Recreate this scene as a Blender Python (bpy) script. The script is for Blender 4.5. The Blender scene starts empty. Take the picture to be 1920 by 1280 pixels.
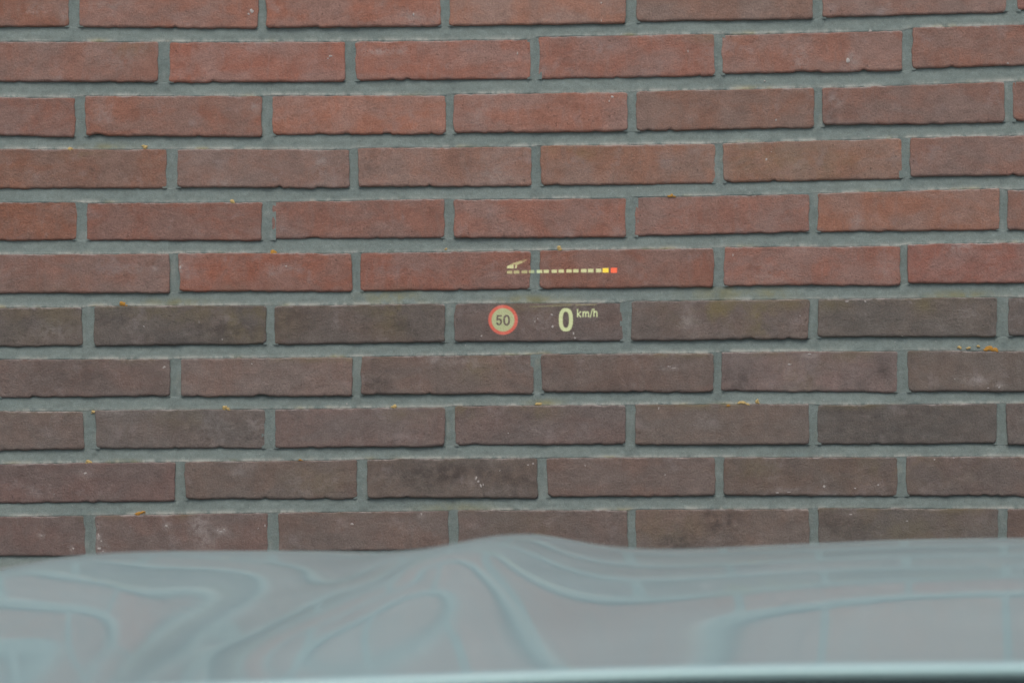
import bpy, math, random
import numpy as np

# ------------------------------------------------------------------ camera, sky, sun, exposure
S = bpy.context.scene
COL = S.collection
D = 3.3                     # metres from the driver's eye to the wall face
ZC = 1.16                   # eye height
MPP = 1.2308 / 1920         # metres per photograph pixel on the wall face
K = D / MPP

cam_d = bpy.data.cameras.new('camera'); cam = bpy.data.objects.new('camera', cam_d); COL.objects.link(cam)
cam.location = (0, 0, ZC); cam.rotation_euler = (math.radians(90), 0, 0)
cam_d.sensor_width = 36; cam_d.lens = 36 * D / 1.2308
cam_d.clip_start = 0.05; cam_d.clip_end = 500
cam_d.dof.use_dof = True; cam_d.dof.focus_distance = 3.75; cam_d.dof.aperture_fstop = 20
S.camera = cam

SUN_EL, SUN_AZ = math.radians(58), math.radians(186)     # bright cloud, high behind the car
world = bpy.data.worlds.new('World'); S.world = world; world.use_nodes = True
wn = world.node_tree; bg = wn.nodes['Background']
sky = wn.nodes.new('ShaderNodeTexSky'); sky.sky_type = 'NISHITA'; sky.sun_disc = False
sky.sun_elevation = SUN_EL; sky.sun_rotation = SUN_AZ
sky.air_density = 1.0; sky.dust_density = 4.0; sky.ozone_density = 1.0
wn.links.new(sky.outputs[0], bg.inputs['Color']); bg.inputs['Strength'].default_value = 0.10
sun_d = bpy.data.lights.new('sun', 'SUN'); sun = bpy.data.objects.new('sun', sun_d); COL.objects.link(sun)
sun_d.energy = 0.9; sun_d.angle = math.radians(40); sun_d.color = (1.0, 0.95, 0.88)
sun.rotation_euler = (math.radians(90) - SUN_EL, 0, math.radians(-6)); sun.location = (-2, -4, 8)
S.view_settings.view_transform = 'Standard'; S.view_settings.look = 'None'
S.view_settings.exposure = 0.33; S.view_settings.gamma = 1.0; S.view_settings.use_curve_mapping = False

# ------------------------------------------------------------------ helpers
random.seed(7)
RNG = np.random.default_rng(11)
GAIN = np.array([0.64, 0.735, 0.72])        # light on the wall x transmission of the windscreen

def lin(c):
    c = np.asarray(c, float) / 255.0
    return np.where(c <= 0.04045, c / 12.92, ((c + 0.055) / 1.055) ** 2.4)

def alb(c):
    """surface colour of a wall material that reads as the 8-bit colour C in flat daylight"""
    return np.clip(lin(c) / GAIN, 0.004, 0.85)

def wx(px): return (np.asarray(px, float) - 960) * MPP
def wz(py): return ZC - (np.asarray(py, float) - 640) * MPP

def hash2(ix, iy, seed):
    n = (ix.astype(np.int64) * 374761393 + iy.astype(np.int64) * 668265263 + seed * 974634777) & 0xffffffff
    n = ((n ^ (n >> 13)) * 1274126177) & 0xffffffff
    n = ((n ^ (n >> 16)) * 2246822519) & 0xffffffff
    return ((n ^ (n >> 15)) & 0xffffff) / float(0xffffff) * 2 - 1

def vnoise(x, y, seed=0):
    x = np.asarray(x, float); y = np.asarray(y, float) + 0 * x
    ix = np.floor(x); iy = np.floor(y); fx = x - ix; fy = y - iy
    fx = fx * fx * (3 - 2 * fx); fy = fy * fy * (3 - 2 * fy)
    a = hash2(ix, iy, seed); b = hash2(ix + 1, iy, seed); c = hash2(ix, iy + 1, seed); d = hash2(ix + 1, iy + 1, seed)
    return (a * (1 - fx) + b * fx) * (1 - fy) + (c * (1 - fx) + d * fx) * fy

def fbm(x, y, seed=0, octs=3):
    o = 0; a = 1; t = 0
    for k in range(octs):
        o = o + a * vnoise(np.asarray(x) * 2 ** k, np.asarray(y) * 2 ** k, seed + 17 * k); t += a; a *= .5
    return o / t

def link(name, data, parent=None, loc=None):
    o = bpy.data.objects.new(name, data); COL.objects.link(o)
    if parent is not None: o.parent = parent
    if loc is not None: o.location = loc
    return o

def mesh_obj(name, verts, faces, mat, parent=None, smooth=False, attrs=None, origin=None):
    """one mesh object; verts in world metres, moved to an origin of its own when asked"""
    v = np.asarray(verts, float)
    if origin is not None: v = v - np.asarray(origin, float)
    me = bpy.data.meshes.new(name)
    me.from_pydata(v.tolist(), [], [list(map(int, f)) for f in faces])
    if attrs:
        for k, arr in attrs.items():
            at = me.color_attributes.new(k, 'FLOAT_COLOR', 'POINT')
            a = np.ones((len(v), 4), np.float32); a[:, :arr.shape[1]] = arr
            at.data.foreach_set('color', a.ravel())
    if smooth: me.polygons.foreach_set('use_smooth', [True] * len(me.polygons))
    me.update()
    if mat: me.materials.append(mat)
    return link(name, me, parent, origin)

def grid_faces(nx, ny, off=0, flip=False):
    f = []
    for j in range(ny - 1):
        for i in range(nx - 1):
            a = off + j * nx + i
            q = (a, a + 1, a + nx + 1, a + nx)
            f.append(q[::-1] if flip else q)
    return f

def thing(name, label, cat, loc=(0, 0, 0)):
    o = link(name, None, None, loc); o['label'] = label; o['category'] = cat
    return o

class NT:
    """small node-tree writer"""
    def __init__(s, name):
        s.m = bpy.data.materials.new(name); s.m.use_nodes = True; s.t = s.m.node_tree
        s.t.nodes.clear(); s.out = s.n('ShaderNodeOutputMaterial')
    def n(s, typ, **kw):
        x = s.t.nodes.new(typ)
        for k, v in kw.items(): setattr(x, k, v)
        return x
    def put(s, sock, v):
        if isinstance(v, bpy.types.NodeSocket): s.t.links.new(v, sock)
        elif isinstance(v, (tuple, list, np.ndarray)) and sock.type == 'RGBA': sock.default_value = tuple(list(v)[:3]) + (1,)
        else: sock.default_value = v
    def noise(s, vec, scale, detail=3, rough=.55, dist=0.0):
        x = s.n('ShaderNodeTexNoise'); s.put(x.inputs['Vector'], vec)
        x.inputs['Scale'].default_value = scale; x.inputs['Detail'].default_value = detail
        x.inputs['Roughness'].default_value = rough; x.inputs['Distortion'].default_value = dist
        return x.outputs['Fac']
    def ramp(s, v, a, b, lo=0.0, hi=1.0):
        x = s.n('ShaderNodeMapRange', interpolation_type='SMOOTHSTEP'); s.put(x.inputs[0], v)
        for i, q in enumerate((a, b, lo, hi)): x.inputs[i + 1].default_value = q
        return x.outputs[0]
    def math(s, op, a, b=0.0):
        x = s.n('ShaderNodeMath', operation=op); s.put(x.inputs[0], a); s.put(x.inputs[1], b); return x.outputs[0]
    def mix(s, f, a, b, blend='MIX'):
        x = s.n('ShaderNodeMix', data_type='RGBA', blend_type=blend)
        s.put(x.inputs['Factor'], f); s.put(x.inputs['A'], a); s.put(x.inputs['B'], b); return x.outputs['Result']
    def scaled(s, vec, sc):
        x = s.n('ShaderNodeMapping'); s.put(x.inputs['Vector'], vec); x.inputs['Scale'].default_value = sc; return x.outputs[0]
    def bump(s, h, dist, strength=1.0):
        x = s.n('ShaderNodeBump'); s.put(x.inputs['Height'], h); x.inputs['Distance'].default_value = dist
        x.inputs['Strength'].default_value = strength; return x.outputs[0]
    def bsdf(s, color, rough, normal=None, **kw):
        x = s.n('ShaderNodeBsdfPrincipled'); s.put(x.inputs['Base Color'], color); s.put(x.inputs['Roughness'], rough)
        if normal is not None: s.put(x.inputs['Normal'], normal)
        for k, v in kw.items(): s.put(x.inputs[k], v)
        s.t.links.new(x.outputs[0], s.out.inputs['Surface']); return x

# ------------------------------------------------------------------ materials
def brick_material():
    t = NT('fired_clay_brick'); pos = t.n('ShaderNodeNewGeometry').outputs['Position']
    tint = t.n('ShaderNodeVertexColor', layer_name='tint').outputs['Color']
    st = t.n('ShaderNodeSeparateColor'); t.put(st.inputs[0], t.n('ShaderNodeVertexColor', layer_name='stain').outputs['Color'])
    pale_a, alg_a, dark_a = st.outputs[0], st.outputs[1], st.outputs[2]
    big = t.noise(t.scaled(pos, (1, 1, 1.6)), 16, 4, .6, .4)
    mid = t.noise(pos, 62, 4, .6, .3)
    streak = t.noise(t.scaled(pos, (3.2, 1, .7)), 38, 3, .6)
    fine = t.noise(pos, 520, 3, .7)
    grain = t.noise(pos, 1500, 2, .7)
    # colour of the clay: redder and browner clouds
    hsv = t.n('ShaderNodeHueSaturation'); t.put(hsv.inputs['Color'], tint)
    hsv.inputs['Saturation'].default_value = 1.05; hsv.inputs['Value'].default_value = 1.0
    gry = t.n('ShaderNodeHueSaturation'); t.put(gry.inputs['Color'], tint)
    gry.inputs['Saturation'].default_value = .80; gry.inputs['Value'].default_value = .93
    c = t.mix(t.ramp(big, .36, .64), gry.outputs[0], hsv.outputs[0])
    c = t.mix(t.math('MULTIPLY', t.ramp(streak, .48, .68), .5), c, gry.outputs[0])
    v = t.math('ADD', t.math('MULTIPLY', mid, .72), .81)
    v = t.math('MULTIPLY', v, t.math('ADD', t.math('MULTIPLY', fine, .95), .53))
    v = t.math('MULTIPLY', v, t.math('ADD', t.math('MULTIPLY', grain, .5), .75))
    vv = t.n('ShaderNodeCombineXYZ')
    for i in range(3): t.put(vv.inputs[i], v)
    c = t.mix(1.0, c, vv.outputs[0], 'MULTIPLY')
    # algae, soot, lime bloom
    c = t.mix(t.math('MULTIPLY', alg_a, t.ramp(t.noise(pos, 45, 4), .34, .66)), c, alb((114, 107, 74)))
    c = t.mix(t.math('MULTIPLY', dark_a, t.ramp(t.noise(pos, 70, 4), .30, .68)), c, alb((66, 62, 60)))
    bloom = t.math('MULTIPLY', t.ramp(t.noise(pos, 30, 5, .65), .53, .76), .42)
    c = t.mix(bloom, c, alb((146, 140, 138)))
    c = t.mix(t.math('MULTIPLY', pale_a, t.ramp(t.noise(pos, 110, 5, .7), .36, .62)), c, alb((160, 158, 154)))
    fleck = t.math('MULTIPLY', t.ramp(t.noise(pos, 230, 2, .5), .735, .80), t.ramp(t.noise(pos, 22, 2), .50, .62))
    c = t.mix(t.math('MULTIPLY', fleck, .6), c, alb((168, 170, 168)))
    pit = t.ramp(t.noise(pos, 310, 2, .5), .24, .31, 1, 0)
    c = t.mix(t.math('MULTIPLY', pit, .35), c, alb((70, 60, 56)))
    drag = t.noise(pos, 170, 5, .72, .2)
    h = t.math('ADD', t.math('MULTIPLY', drag, 1.0), t.math('MULTIPLY', fine, .7))
    h = t.math('SUBTRACT', h, t.math('MULTIPLY', pit, .8))
    t.bsdf(c, .92, t.bump(h, .0016, .85), **{'Specular IOR Level': .18})
    return t.m

def mortar_material():
    t = NT('grey_mortar'); pos = t.n('ShaderNodeNewGeometry').outputs['Position']
    st = t.n('ShaderNodeSeparateColor'); t.put(st.inputs[0], t.n('ShaderNodeVertexColor', layer_name='stain').outputs['Color'])
    big = t.noise(pos, 14, 4); mid = t.noise(t.scaled(pos, (.6, 1, 1.6)), 90, 4, .6); fine = t.noise(pos, 900, 3, .75)
    c = t.mix(big, alb((100, 116, 114)), alb((123, 137, 133)))
    c = t.mix(t.ramp(mid, .3, .7), t.mix(.5, c, alb((100, 112, 108))), c)
    v = t.math('MULTIPLY', t.math('ADD', t.math('MULTIPLY', fine, 1.0), .50), t.math('ADD', t.math('MULTIPLY', t.noise(pos, 190, 4, .7), .5), .77)); vv = t.n('ShaderNodeCombineXYZ')
    for i in range(3): t.put(vv.inputs[i], v)
    c = t.mix(1.0, c, vv.outputs[0], 'MULTIPLY')
    lime = t.math('MULTIPLY', st.outputs[0], t.ramp(t.noise(t.scaled(pos, (1, 1, .6)), 75, 5, .7), .34, .62))
    c = t.mix(t.math('MULTIPLY', lime, .85), c, alb((172, 177, 169)))
    yel = t.math('MULTIPLY', st.outputs[0], t.ramp(t.noise(pos, 19, 3, .6), .56, .72))
    c = t.mix(t.math('MULTIPLY', yel, .65), c, alb((142, 136, 88)))
    alg = t.math('MULTIPLY', st.outputs[1], t.ramp(t.noise(pos, 60, 4), .30, .62))
    c = t.mix(alg, c, alb((124, 124, 88)))
    spk = t.ramp(t.noise(pos, 420, 1, .5), .74, .80)
    c = t.mix(t.math('MULTIPLY', spk, .5), c, alb((168, 172, 168)))
    h = t.math('ADD', t.math('MULTIPLY', fine, .6), t.noise(pos, 260, 3, .7))
    t.bsdf(c, .95, t.bump(h, .0012, .7), **{'Specular IOR Level': .15})
    return t.m

def simple(name, color, rough, nscale=None, amount=.3, bump=0.0, **kw):
    t = NT(name); pos = t.n('ShaderNodeNewGeometry').outputs['Position']; c = color; nrm = None
    if nscale:
        f = t.noise(pos, nscale, 4, .65)
        c = t.mix(f, tuple(np.asarray(color) * (1 - amount)), tuple(np.clip(np.asarray(color) * (1 + amount), 0, .9)))
        if bump: nrm = t.bump(f, bump, .6)
    t.bsdf(c, rough, nrm, **kw); return t.m

def paint_material():
    t = NT('silver_car_paint'); pos = t.n('ShaderNodeNewGeometry').outputs['Position']
    f = t.noise(pos, 3, 2); fl = t.noise(pos, 2600, 1, .5)
    c = t.mix(f, (.42, .64, .69), (.45, .67, .72))
    c = t.mix(t.math('MULTIPLY', fl, .25), c, (.55, .72, .77))
    b = t.bsdf(c, .5, None, **{'Metallic': .15, 'Specular IOR Level': .3, 'Coat Weight': 1.0, 'Coat Roughness': .016, 'Coat IOR': 1.7})
    matte = t.n('ShaderNodeBsdfDiffuse'); matte.inputs[0].default_value = (.64, .80, .83, 1)     # pale bluish diffuse layer mixed over the lacquer
    mx = t.n('ShaderNodeMixShader'); t.put(mx.inputs[0], t.ramp(t.noise(pos, 5, 3), .3, .7, .20, .27))
    t.t.links.new(b.outputs[0], mx.inputs[1]); t.t.links.new(matte.outputs[0], mx.inputs[2]); t.t.links.new(mx.outputs[0], t.out.inputs['Surface'])
    return t.m

def glass_material():
    t = NT('green_tinted_glass')
    tr = t.n('ShaderNodeBsdfTransparent'); tr.inputs[0].default_value = (.925, .962, .945, 1)
    gl = t.n('ShaderNodeBsdfGlossy'); gl.inputs['Roughness'].default_value = .0; gl.inputs[0].default_value = (1, 1, 1, 1)
    fr = t.n('ShaderNodeFresnel'); fr.inputs['IOR'].default_value = 1.5
    geo = t.n('ShaderNodeNewGeometry')     # the same reflectance from inside the sheet as from outside
    mx = t.n('ShaderNodeMixShader'); f = t.math('MULTIPLY', t.math('SUBTRACT', 1.0, geo.outputs['Backfacing']), fr.outputs[0])
    t.put(mx.inputs[0], f); t.t.links.new(tr.outputs[0], mx.inputs[1]); t.t.links.new(gl.outputs[0], mx.inputs[2])
    t.t.links.new(mx.outputs[0], t.out.inputs['Surface']); return t.m

def light_material(name, rgb, strength=1.0):
    """projected light of the head-up display: adds to what lies behind it"""
    t = NT(name); e = t.n('ShaderNodeEmission'); e.inputs[0].default_value = tuple(rgb) + (1,)
    # view-angle cutoff, like an eye box, added to keep the bonnet from mirroring it
    sx = t.n('ShaderNodeSeparateXYZ'); t.put(sx.inputs[0], t.n('ShaderNodeNewGeometry').outputs['Incoming'])
    t.put(e.inputs[1], t.ramp(t.math('ABSOLUTE', sx.outputs[2]), .038, .05, strength, 0.0))
    tr = t.n('ShaderNodeBsdfTransparent'); a = t.n('ShaderNodeAddShader')
    t.t.links.new(e.outputs[0], a.inputs[0]); t.t.links.new(tr.outputs[0], a.inputs[1]); t.t.links.new(a.outputs[0], t.out.inputs['Surface'])
    return t.m

M_BRICK = brick_material(); M_MORTAR = mortar_material(); M_PAINT = paint_material(); M_GLASS = glass_material()
M_BLACK = simple('black_plastic', (.012, .014, .017), .55, 300, .3)
M_DASH = simple('dark_dash_vinyl', (.055, .057, .06), .7, 900, .3, .0006)
M_TRIM = simple('grey_headliner', (.25, .25, .24), .9, 500, .1)
M_PAVE = simple('concrete_paving', (.20, .20, .19), .9, 9, .25, .003)
M_LICH = simple('orange_lichen', (.56, .27, .05), .95, 700, .35, .001)
M_LICHP = simple('pale_lichen', (.66, .45, .19), .95, 700, .3, .001)
M_LIME = simple('lime_splash', alb((166, 164, 160)), .95, 600, .2, .001)
M_CREAM = light_material('cream_display_light', (.43, .46, .23))
M_CREAMD = light_material('dim_cream_display_light', (.27, .28, .12))
M_CREAMF = light_material('faint_cream_display_light', (.14, .13, .05))
M_DISC = light_material('cream_sign_light', (.27, .295, .14))
M_RING = light_material('red_display_light', (.44, .035, .012))
M_YEL = light_material('yellow_display_light', (.85, .58, .0))
M_RED = light_material('orange_red_display_light', (.85, .06, .0))

# ------------------------------------------------------------------ ground
mesh_obj('ground', [(-150, -150, 0), (150, -150, 0), (150, 150, 0), (-150, 150, 0)], [(0, 1, 2, 3)], M_PAVE)['kind'] = 'structure'

# ------------------------------------------------------------------ brick wall: courses as they lie, measured along the wall
# per course: joints (left and right edge), top edge, bottom edge (in photograph pixels on the wall face, converted by wx / wz)
EDGES = {
 0: dict(j=[(128.6,149),(483.7,499.5),(826.4,843.2),(1173,1193.6),(1524.5,1542.7),(1887.3,1907.5)],
         b=[(0,50.4),(128,50),(149,51),(483,54),(500,52),(640,51.4),(826,50),(843,48.7),(1173,44.5),(1194,41),(1524,36),(1543,33),(1887,23.5),(1907,19),(1920,18)]),
 1: dict(j=[(296.5,318),(646.7,667.5),(994.4,1010.5),(1339.5,1354.6),(1691.5,1711)],
         t=[(0,78),(296,79),(318,79.5),(646,78.5),(667,78),(994,74.6),(1010,69),(1340,64.5),(1355,65.5),(1691,58),(1711,53),(1920,47)],
         b=[(0,153),(296,154.5),(318,155),(646,153),(667,151),(994,148),(1010,148),(1340,142.7),(1355,138.4),(1691,133),(1711,129),(1920,122.6)]),
 2: dict(j=[(140.4,159.6),(491.4,510.6),(835.5,850.6),(1175.8,1193.6),(1526,1541.3),(1884,1899.8)],
         t=[(0,183),(140,184),(160,180),(491,181),(511,179),(835,180),(851,177),(1175,174),(1194,172),(1526,165.6),(1541,166),(1884,153.5),(1920,153)],
         b=[(0,253.6),(140,257),(160,254.5),(491,257),(511,252.6),(835,252),(851,250),(1175,247),(1194,246),(1526,240),(1541,235),(1884,230),(1900,226),(1920,225.7)]),
 3: dict(j=[(311.7,332.5),(656,672),(996,1013.5),(1340.5,1356.6),(1691.5,1706.6)],
         t=[(0,280),(311,280.5),(332,280),(656,281),(672,278),(996,275.4),(1013,273.8),(1340,269.7),(1356,268.7),(1691,260.3),(1706,258.7),(1920,254.3)],
         b=[(0,353.4),(311,353.4),(332,351.5),(656,352.7),(672,351),(996,349.3),(1013,347.7),(1340,344.3),(1356,342.6),(1691,336),(1706,331),(1920,329.2)]),
 4: dict(j=[(142.8,163),(491.4,510.6),(833,851.6),(1174,1191),(1517.5,1533.6),(1873.5,1888.7)],
         t=[(0,380),(142,379.6),(163,381),(491,379.6),(511,379),(833,373.5),(851,374.5),(1174,372),(1191,369.5),(1517,364.5),(1533,362.8),(1873,353.7),(1889,356),(1920,356)],
         b=[(0,451),(142,450),(163,451),(491,451),(511,448.5),(833,446),(851,446),(1174,445),(1191,442.8),(1517,435),(1533,435),(1873,431.7),(1920,431.5)]),
 5: dict(j=[(317.4,336),(660,676),(995,1012),(1338,1358),(1687.5,1702)],
         t=[(0,477.7),(317,476.4),(336,474.7),(660,475.5),(676,474.7),(995,470.3),(1012,469.6),(1338,466),(1358,463.6),(1687,462),(1702,458.6),(1920,455.2)],
         b=[(0,550.3),(317,549.2),(336,546),(660,547),(676,546),(995,542.5),(1012,541.5),(1338,538),(1358,535.8),(1687,535.8),(1702,530.8),(1920,530.8)]),
 6: dict(j=[(154.5,176.4),(499.5,515.6),(833.8,852.3),(1168,1183.5),(1517,1534.3),(1869.5,1891.4)],
         t=[(0,577),(154,577),(176,573.8),(499,572.8),(515,574),(833,569.4),(852,569.4),(1168,567.7),(1183,565),(1517,561),(1534,561),(1869,557.6),(1920,557.6)],
         b=[(0,650),(154,648.3),(176,648.3),(499,645),(515,646.5),(833,641.6),(852,641),(1168,639),(1183,638.5),(1517,635.6),(1534,631.5),(1869,631.5),(1891,629.9),(1920,629.5)]),
 7: dict(j=[(319,339.3),(661,677.6),(1000,1015),(1337,1353),(1683,1702)],
         t=[(0,673.5),(319,673.5),(339,672.5),(661,669.5),(677,668.5),(1000,665),(1015,664),(1337,662.2),(1353,660),(1683,658.4),(1702,657.4),(1920,658.4)],
         b=[(0,745.8),(319,743),(339,744),(661,742.8),(677,739),(1000,739),(1015,735.7),(1337,735.5),(1353,733),(1683,736.3),(1702,734),(1920,734)]),
 8: dict(j=[(157,179),(497,515.6),(834,853.3),(1173.4,1191),(1517,1534.3),(1869.5,1888)],
         t=[(0,771),(157,771),(179,769.3),(497,767),(515,767),(834,763.6),(853,760.9),(1173,759.2),(1191,758.5),(1517,757.5),(1534,759.2),(1869,756.5),(1920,756.5)],
         b=[(0,845),(157,842),(179,840.5),(497,840.5),(515,840),(834,836.4),(853,834.8),(1173,833.5),(1191,834.8),(1517,833),(1534,833),(1869,831.4),(1888,834),(1920,834.8)]),
 9: dict(j=[(-27,-9),(329,346.7),(669,688.3),(1007.7,1026),(1340.7,1357.3),(1681.7,1699.3)],
         t=[(0,870),(329,866),(346,866),(669,862),(688,860.7),(1007,859),(1026,858.3),(1340,857.3),(1357,857),(1681,857),(1699,856),(1920,856)],
         b=[(0,944),(329,939.3),(346,935.5),(669,936),(688,933.3),(1007,934),(1026,931.7),(1340,929.3),(1357,928.3),(1681,930.7),(1699,929),(1920,930.7)]),
 10: dict(j=[(159,179),(502.3,522.3),(841,859.3),(1176.7,1192.3),(1517.3,1535),(1871.7,1889.3)],
         t=[(0,968.3),(159,966.7),(179,966),(502,961.5),(522,961),(841,957.3),(859,956),(1176,956.7),(1192,955),(1517,954),(1535,952),(1871,954),(1920,954)],
         b=[(0,1042.7),(159,1042.7),(502,1036),(700,1031.5),(841,1031),(1192,1031),(1920,1030)]),
}
PITCH = 98.6
def lerp_pts(p, x): return np.interp(x, [q[0] for q in p], [q[1] for q in p])
def course_bottom(r, x):
    if 0 <= r <= 10: return lerp_pts(EDGES[r]['b'], x)
    return lerp_pts(EDGES[0]['b'], x) + PITCH * r if r < 0 else lerp_pts(EDGES[10]['b'], x) + PITCH * (r - 10)
def course_top(r, x):
    if 1 <= r <= 10: return lerp_pts(EDGES[r]['t'], x)
    return lerp_pts(EDGES[1]['t'], x) + PITCH * (r - 1) if r < 1 else lerp_pts(EDGES[10]['t'], x) + PITCH * (r - 10)
def joints(r):
    j = list(EDGES[r]['j']) if 0 <= r <= 10 else None
    if j is None:
        base = EDGES[8 if r % 2 == 0 else 9]['j']
        rs = np.random.default_rng(500 + r)
        j = [(a + q, b + q) for (a, b) in base for q in [rs.uniform(-7, 7)]]
    while j[0][0] > -900: j.insert(0, (j[0][0] - 343, j[0][1] - 343))
    while j[-1][1] < 2820: j.append((j[-1][0] + 346, j[-1][1] + 346))
    return j
R0, R1 = -2, 12
XL, XR = -690.0, 2610.0

wall = thing('brick_wall', 'brick wall of red upper courses above dark brown lower courses with grey mortar, facing the car', 'wall', (0, D, 0))

# colour of each brick, from left to right
TINT = {
 -2: [(134,98,90)] * 12, -1: [(132,97,88)] * 12,
 0: [(126,92,83),(136,99,90),(138,98,88),(140,106,96),(126,101,94),(128,101,95),(138,92,84)],
 1: [(128,97,90),(139,98,89),(139,99,90),(135,98,90),(132,98,90),(128,95,87)],
 2: [(125,92,85),(128,93,84),(142,102,91),(138,101,92),(124,96,88),(122,95,89),(122,92,85)],
 3: [(125,93,83),(124,99,93),(132,103,95),(133,102,92),(132,101,90),(124,97,91)],
 4: [(124,89,79),(125,89,81),(128,95,88),(132,96,88),(130,97,90),(137,101,90),(126,97,90)],
 5: [(125,97,91),(134,92,82),(130,92,84),(127,92,84),(133,96,88),(132,92,85)],
 6: [(97,90,86),(96,90,87),(98,89,85),(99,88,85),(101,91,87),(95,89,85),(92,85,82)],
 7: [(103,90,86),(111,97,92),(105,92,87),(105,92,87),(111,98,95),(101,92,87)],
 8: [(103,93,89),(101,94,91),(105,93,90),(105,93,90),(104,94,89),(94,89,86),(98,91,88)],
 9: [(105,89,86),(104,93,88),(99,90,85),(106,92,87),(101,90,85),(105,94,90)],
 10: [(103,89,86),(106,91,87),(106,93,88),(103,92,88),(108,96,90),(99,92,88),(100,84,78)],
}
# stains on particular bricks: kind (0 lime bloom, 1 algae, 2 soot), x, y, half-width, half-height, amount
STAINS = [
 (1,470,600,70,45,.7),(1,330,585,110,22,.5),(1,745,575,60,25,.95),(1,735,605,35,30,.45),(1,1340,580,70,32,.9),(1,1425,590,28,42,.9),(1,1480,570,40,12,.6),(1,1560,570,35,12,.5),
 (1,1735,570,24,16,.6),(1,90,590,90,40,.4),(1,890,690,40,22,.45),(1,1500,715,25,30,.4),(1,1600,665,50,14,.4),(1,860,768,40,20,.5),(1,1010,770,40,16,.5),(1,765,775,40,18,.4),(1,1500,670,60,30,.25),
 (1,1080,285,70,15,.4),(1,1330,70,60,12,.3),(1,1460,300,120,40,.3),(1,1560,310,60,40,.25),(1,960,500,60,20,.15),(1,1010,575,60,12,.5),(1,1690,880,120,30,.4),(1,1420,880,60,30,.3),(1,590,900,60,30,.35),(1,360,780,70,25,.3),
 (1,1260,990,60,30,.35),(1,990,990,60,30,.25),(1,1700,990,100,40,.35),(1,240,85,60,20,.3),(1,160,290,40,8,.5),
 (2,425,625,90,25,.6),(2,300,640,80,14,.5),(2,830,885,110,25,.75),(2,970,900,60,35,.5),(2,1650,800,120,50,.3),(2,1730,790,80,40,.25),(2,1590,770,40,20,.4),(2,1350,975,40,30,.7),(2,1275,1015,50,20,.6),
 (2,700,715,40,30,.5),(2,1385,710,30,25,.5),(2,1655,690,18,25,.5),(2,140,705,60,25,.4),(2,210,600,30,12,.5),(2,440,590,16,30,.4),(2,420,800,90,30,.4),(2,540,600,50,40,.4),(2,760,610,60,30,.4),(2,1220,620,50,20,.3),(2,90,600,120,60,.3),
 (2,1570,215,30,35,.3),(2,870,295,30,40,.3),(2,690,310,20,25,.35),(2,170,320,6,6,.8),(2,1160,730,40,25,.35),(2,1590,980,80,30,.4),(2,1800,900,120,40,.3),
 (0,712,97,30,6,.8),(0,750,95,25,8,.6),(0,190,210,15,16,.45),(0,478,200,10,12,.6),(0,225,110,40,18,.35),(0,1500,115,16,30,.5),(0,1600,110,12,14,.7),(0,770,30,20,12,.6),(0,820,25,8,18,.5),(0,600,300,14,35,.55),(0,420,345,40,12,.4),
 (0,930,325,30,20,.4),(0,250,503,30,8,.5),(0,290,503,8,8,.6),(0,338,502,6,14,.9),(0,510,505,8,14,.6),(0,537,500,12,5,.8),(0,1800,463,24,12,.8),(0,1565,190,18,12,.5),(0,1350,300,10,14,.4),(0,1610,415,12,20,.4),
 (0,375,985,20,24,.9),(0,385,1010,22,20,.7),(0,415,995,16,9,.9),(0,184,1005,7,22,.95),(0,195,1030,10,14,.8),(0,313,985,7,7,.8),(0,135,1028,7,6,.7),(0,78,1003,8,5,.7),(0,160,888,12,9,.7),(0,445,885,16,8,.6),(0,890,905,12,12,.4),
 (0,820,675,18,7,.9),(0,870,680,40,7,.5),(0,1255,688,18,5,.9),(0,1520,665,14,6,.8),(0,1830,712,26,9,.85),(0,1875,722,12,6,.8),(0,1480,690,6,20,.4),(0,1320,790,18,12,.5),(0,400,800,40,25,.35),(0,475,795,22,16,.5),(0,210,775,40,6,.5),
 (0,1820,590,20,14,.4),(0,1290,600,20,25,.4),(0,100,620,40,20,.4),(0,1490,700,40,30,.3),(0,1010,600,25,25,.35),(0,1900,560,30,8,.5),(0,60,20,30,12,.5),(0,120,25,8,18,.5),(0,200,10,40,8,.4),(0,900,205,30,20,.25),
 (0,1475,918,24,4,.8),(0,1555,926,20,4,.8),(0,1545,908,5,8,.8),(0,640,985,12,12,.5),(0,790,965,10,14,.5),(0,760,988,50,14,.3),(0,1330,100,40,30,.25),(0,1585,250,25,20,.35),(0,1440,515,50,25,.35),(0,1660,500,20,20,.35),
]

def edge_params(n_mm, inner_mm):
    """positions across a face, dense at both borders"""
    near = [0.0, .35, .9, 1.7, 3.0, 4.6]
    k = max(2, int(round((n_mm - 9.2) / inner_mm)))
    mid = np.linspace(4.6, n_mm - 4.6, k + 1)[1:-1]
    return np.array(near + list(mid) + [n_mm - q for q in near[::-1]])

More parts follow.
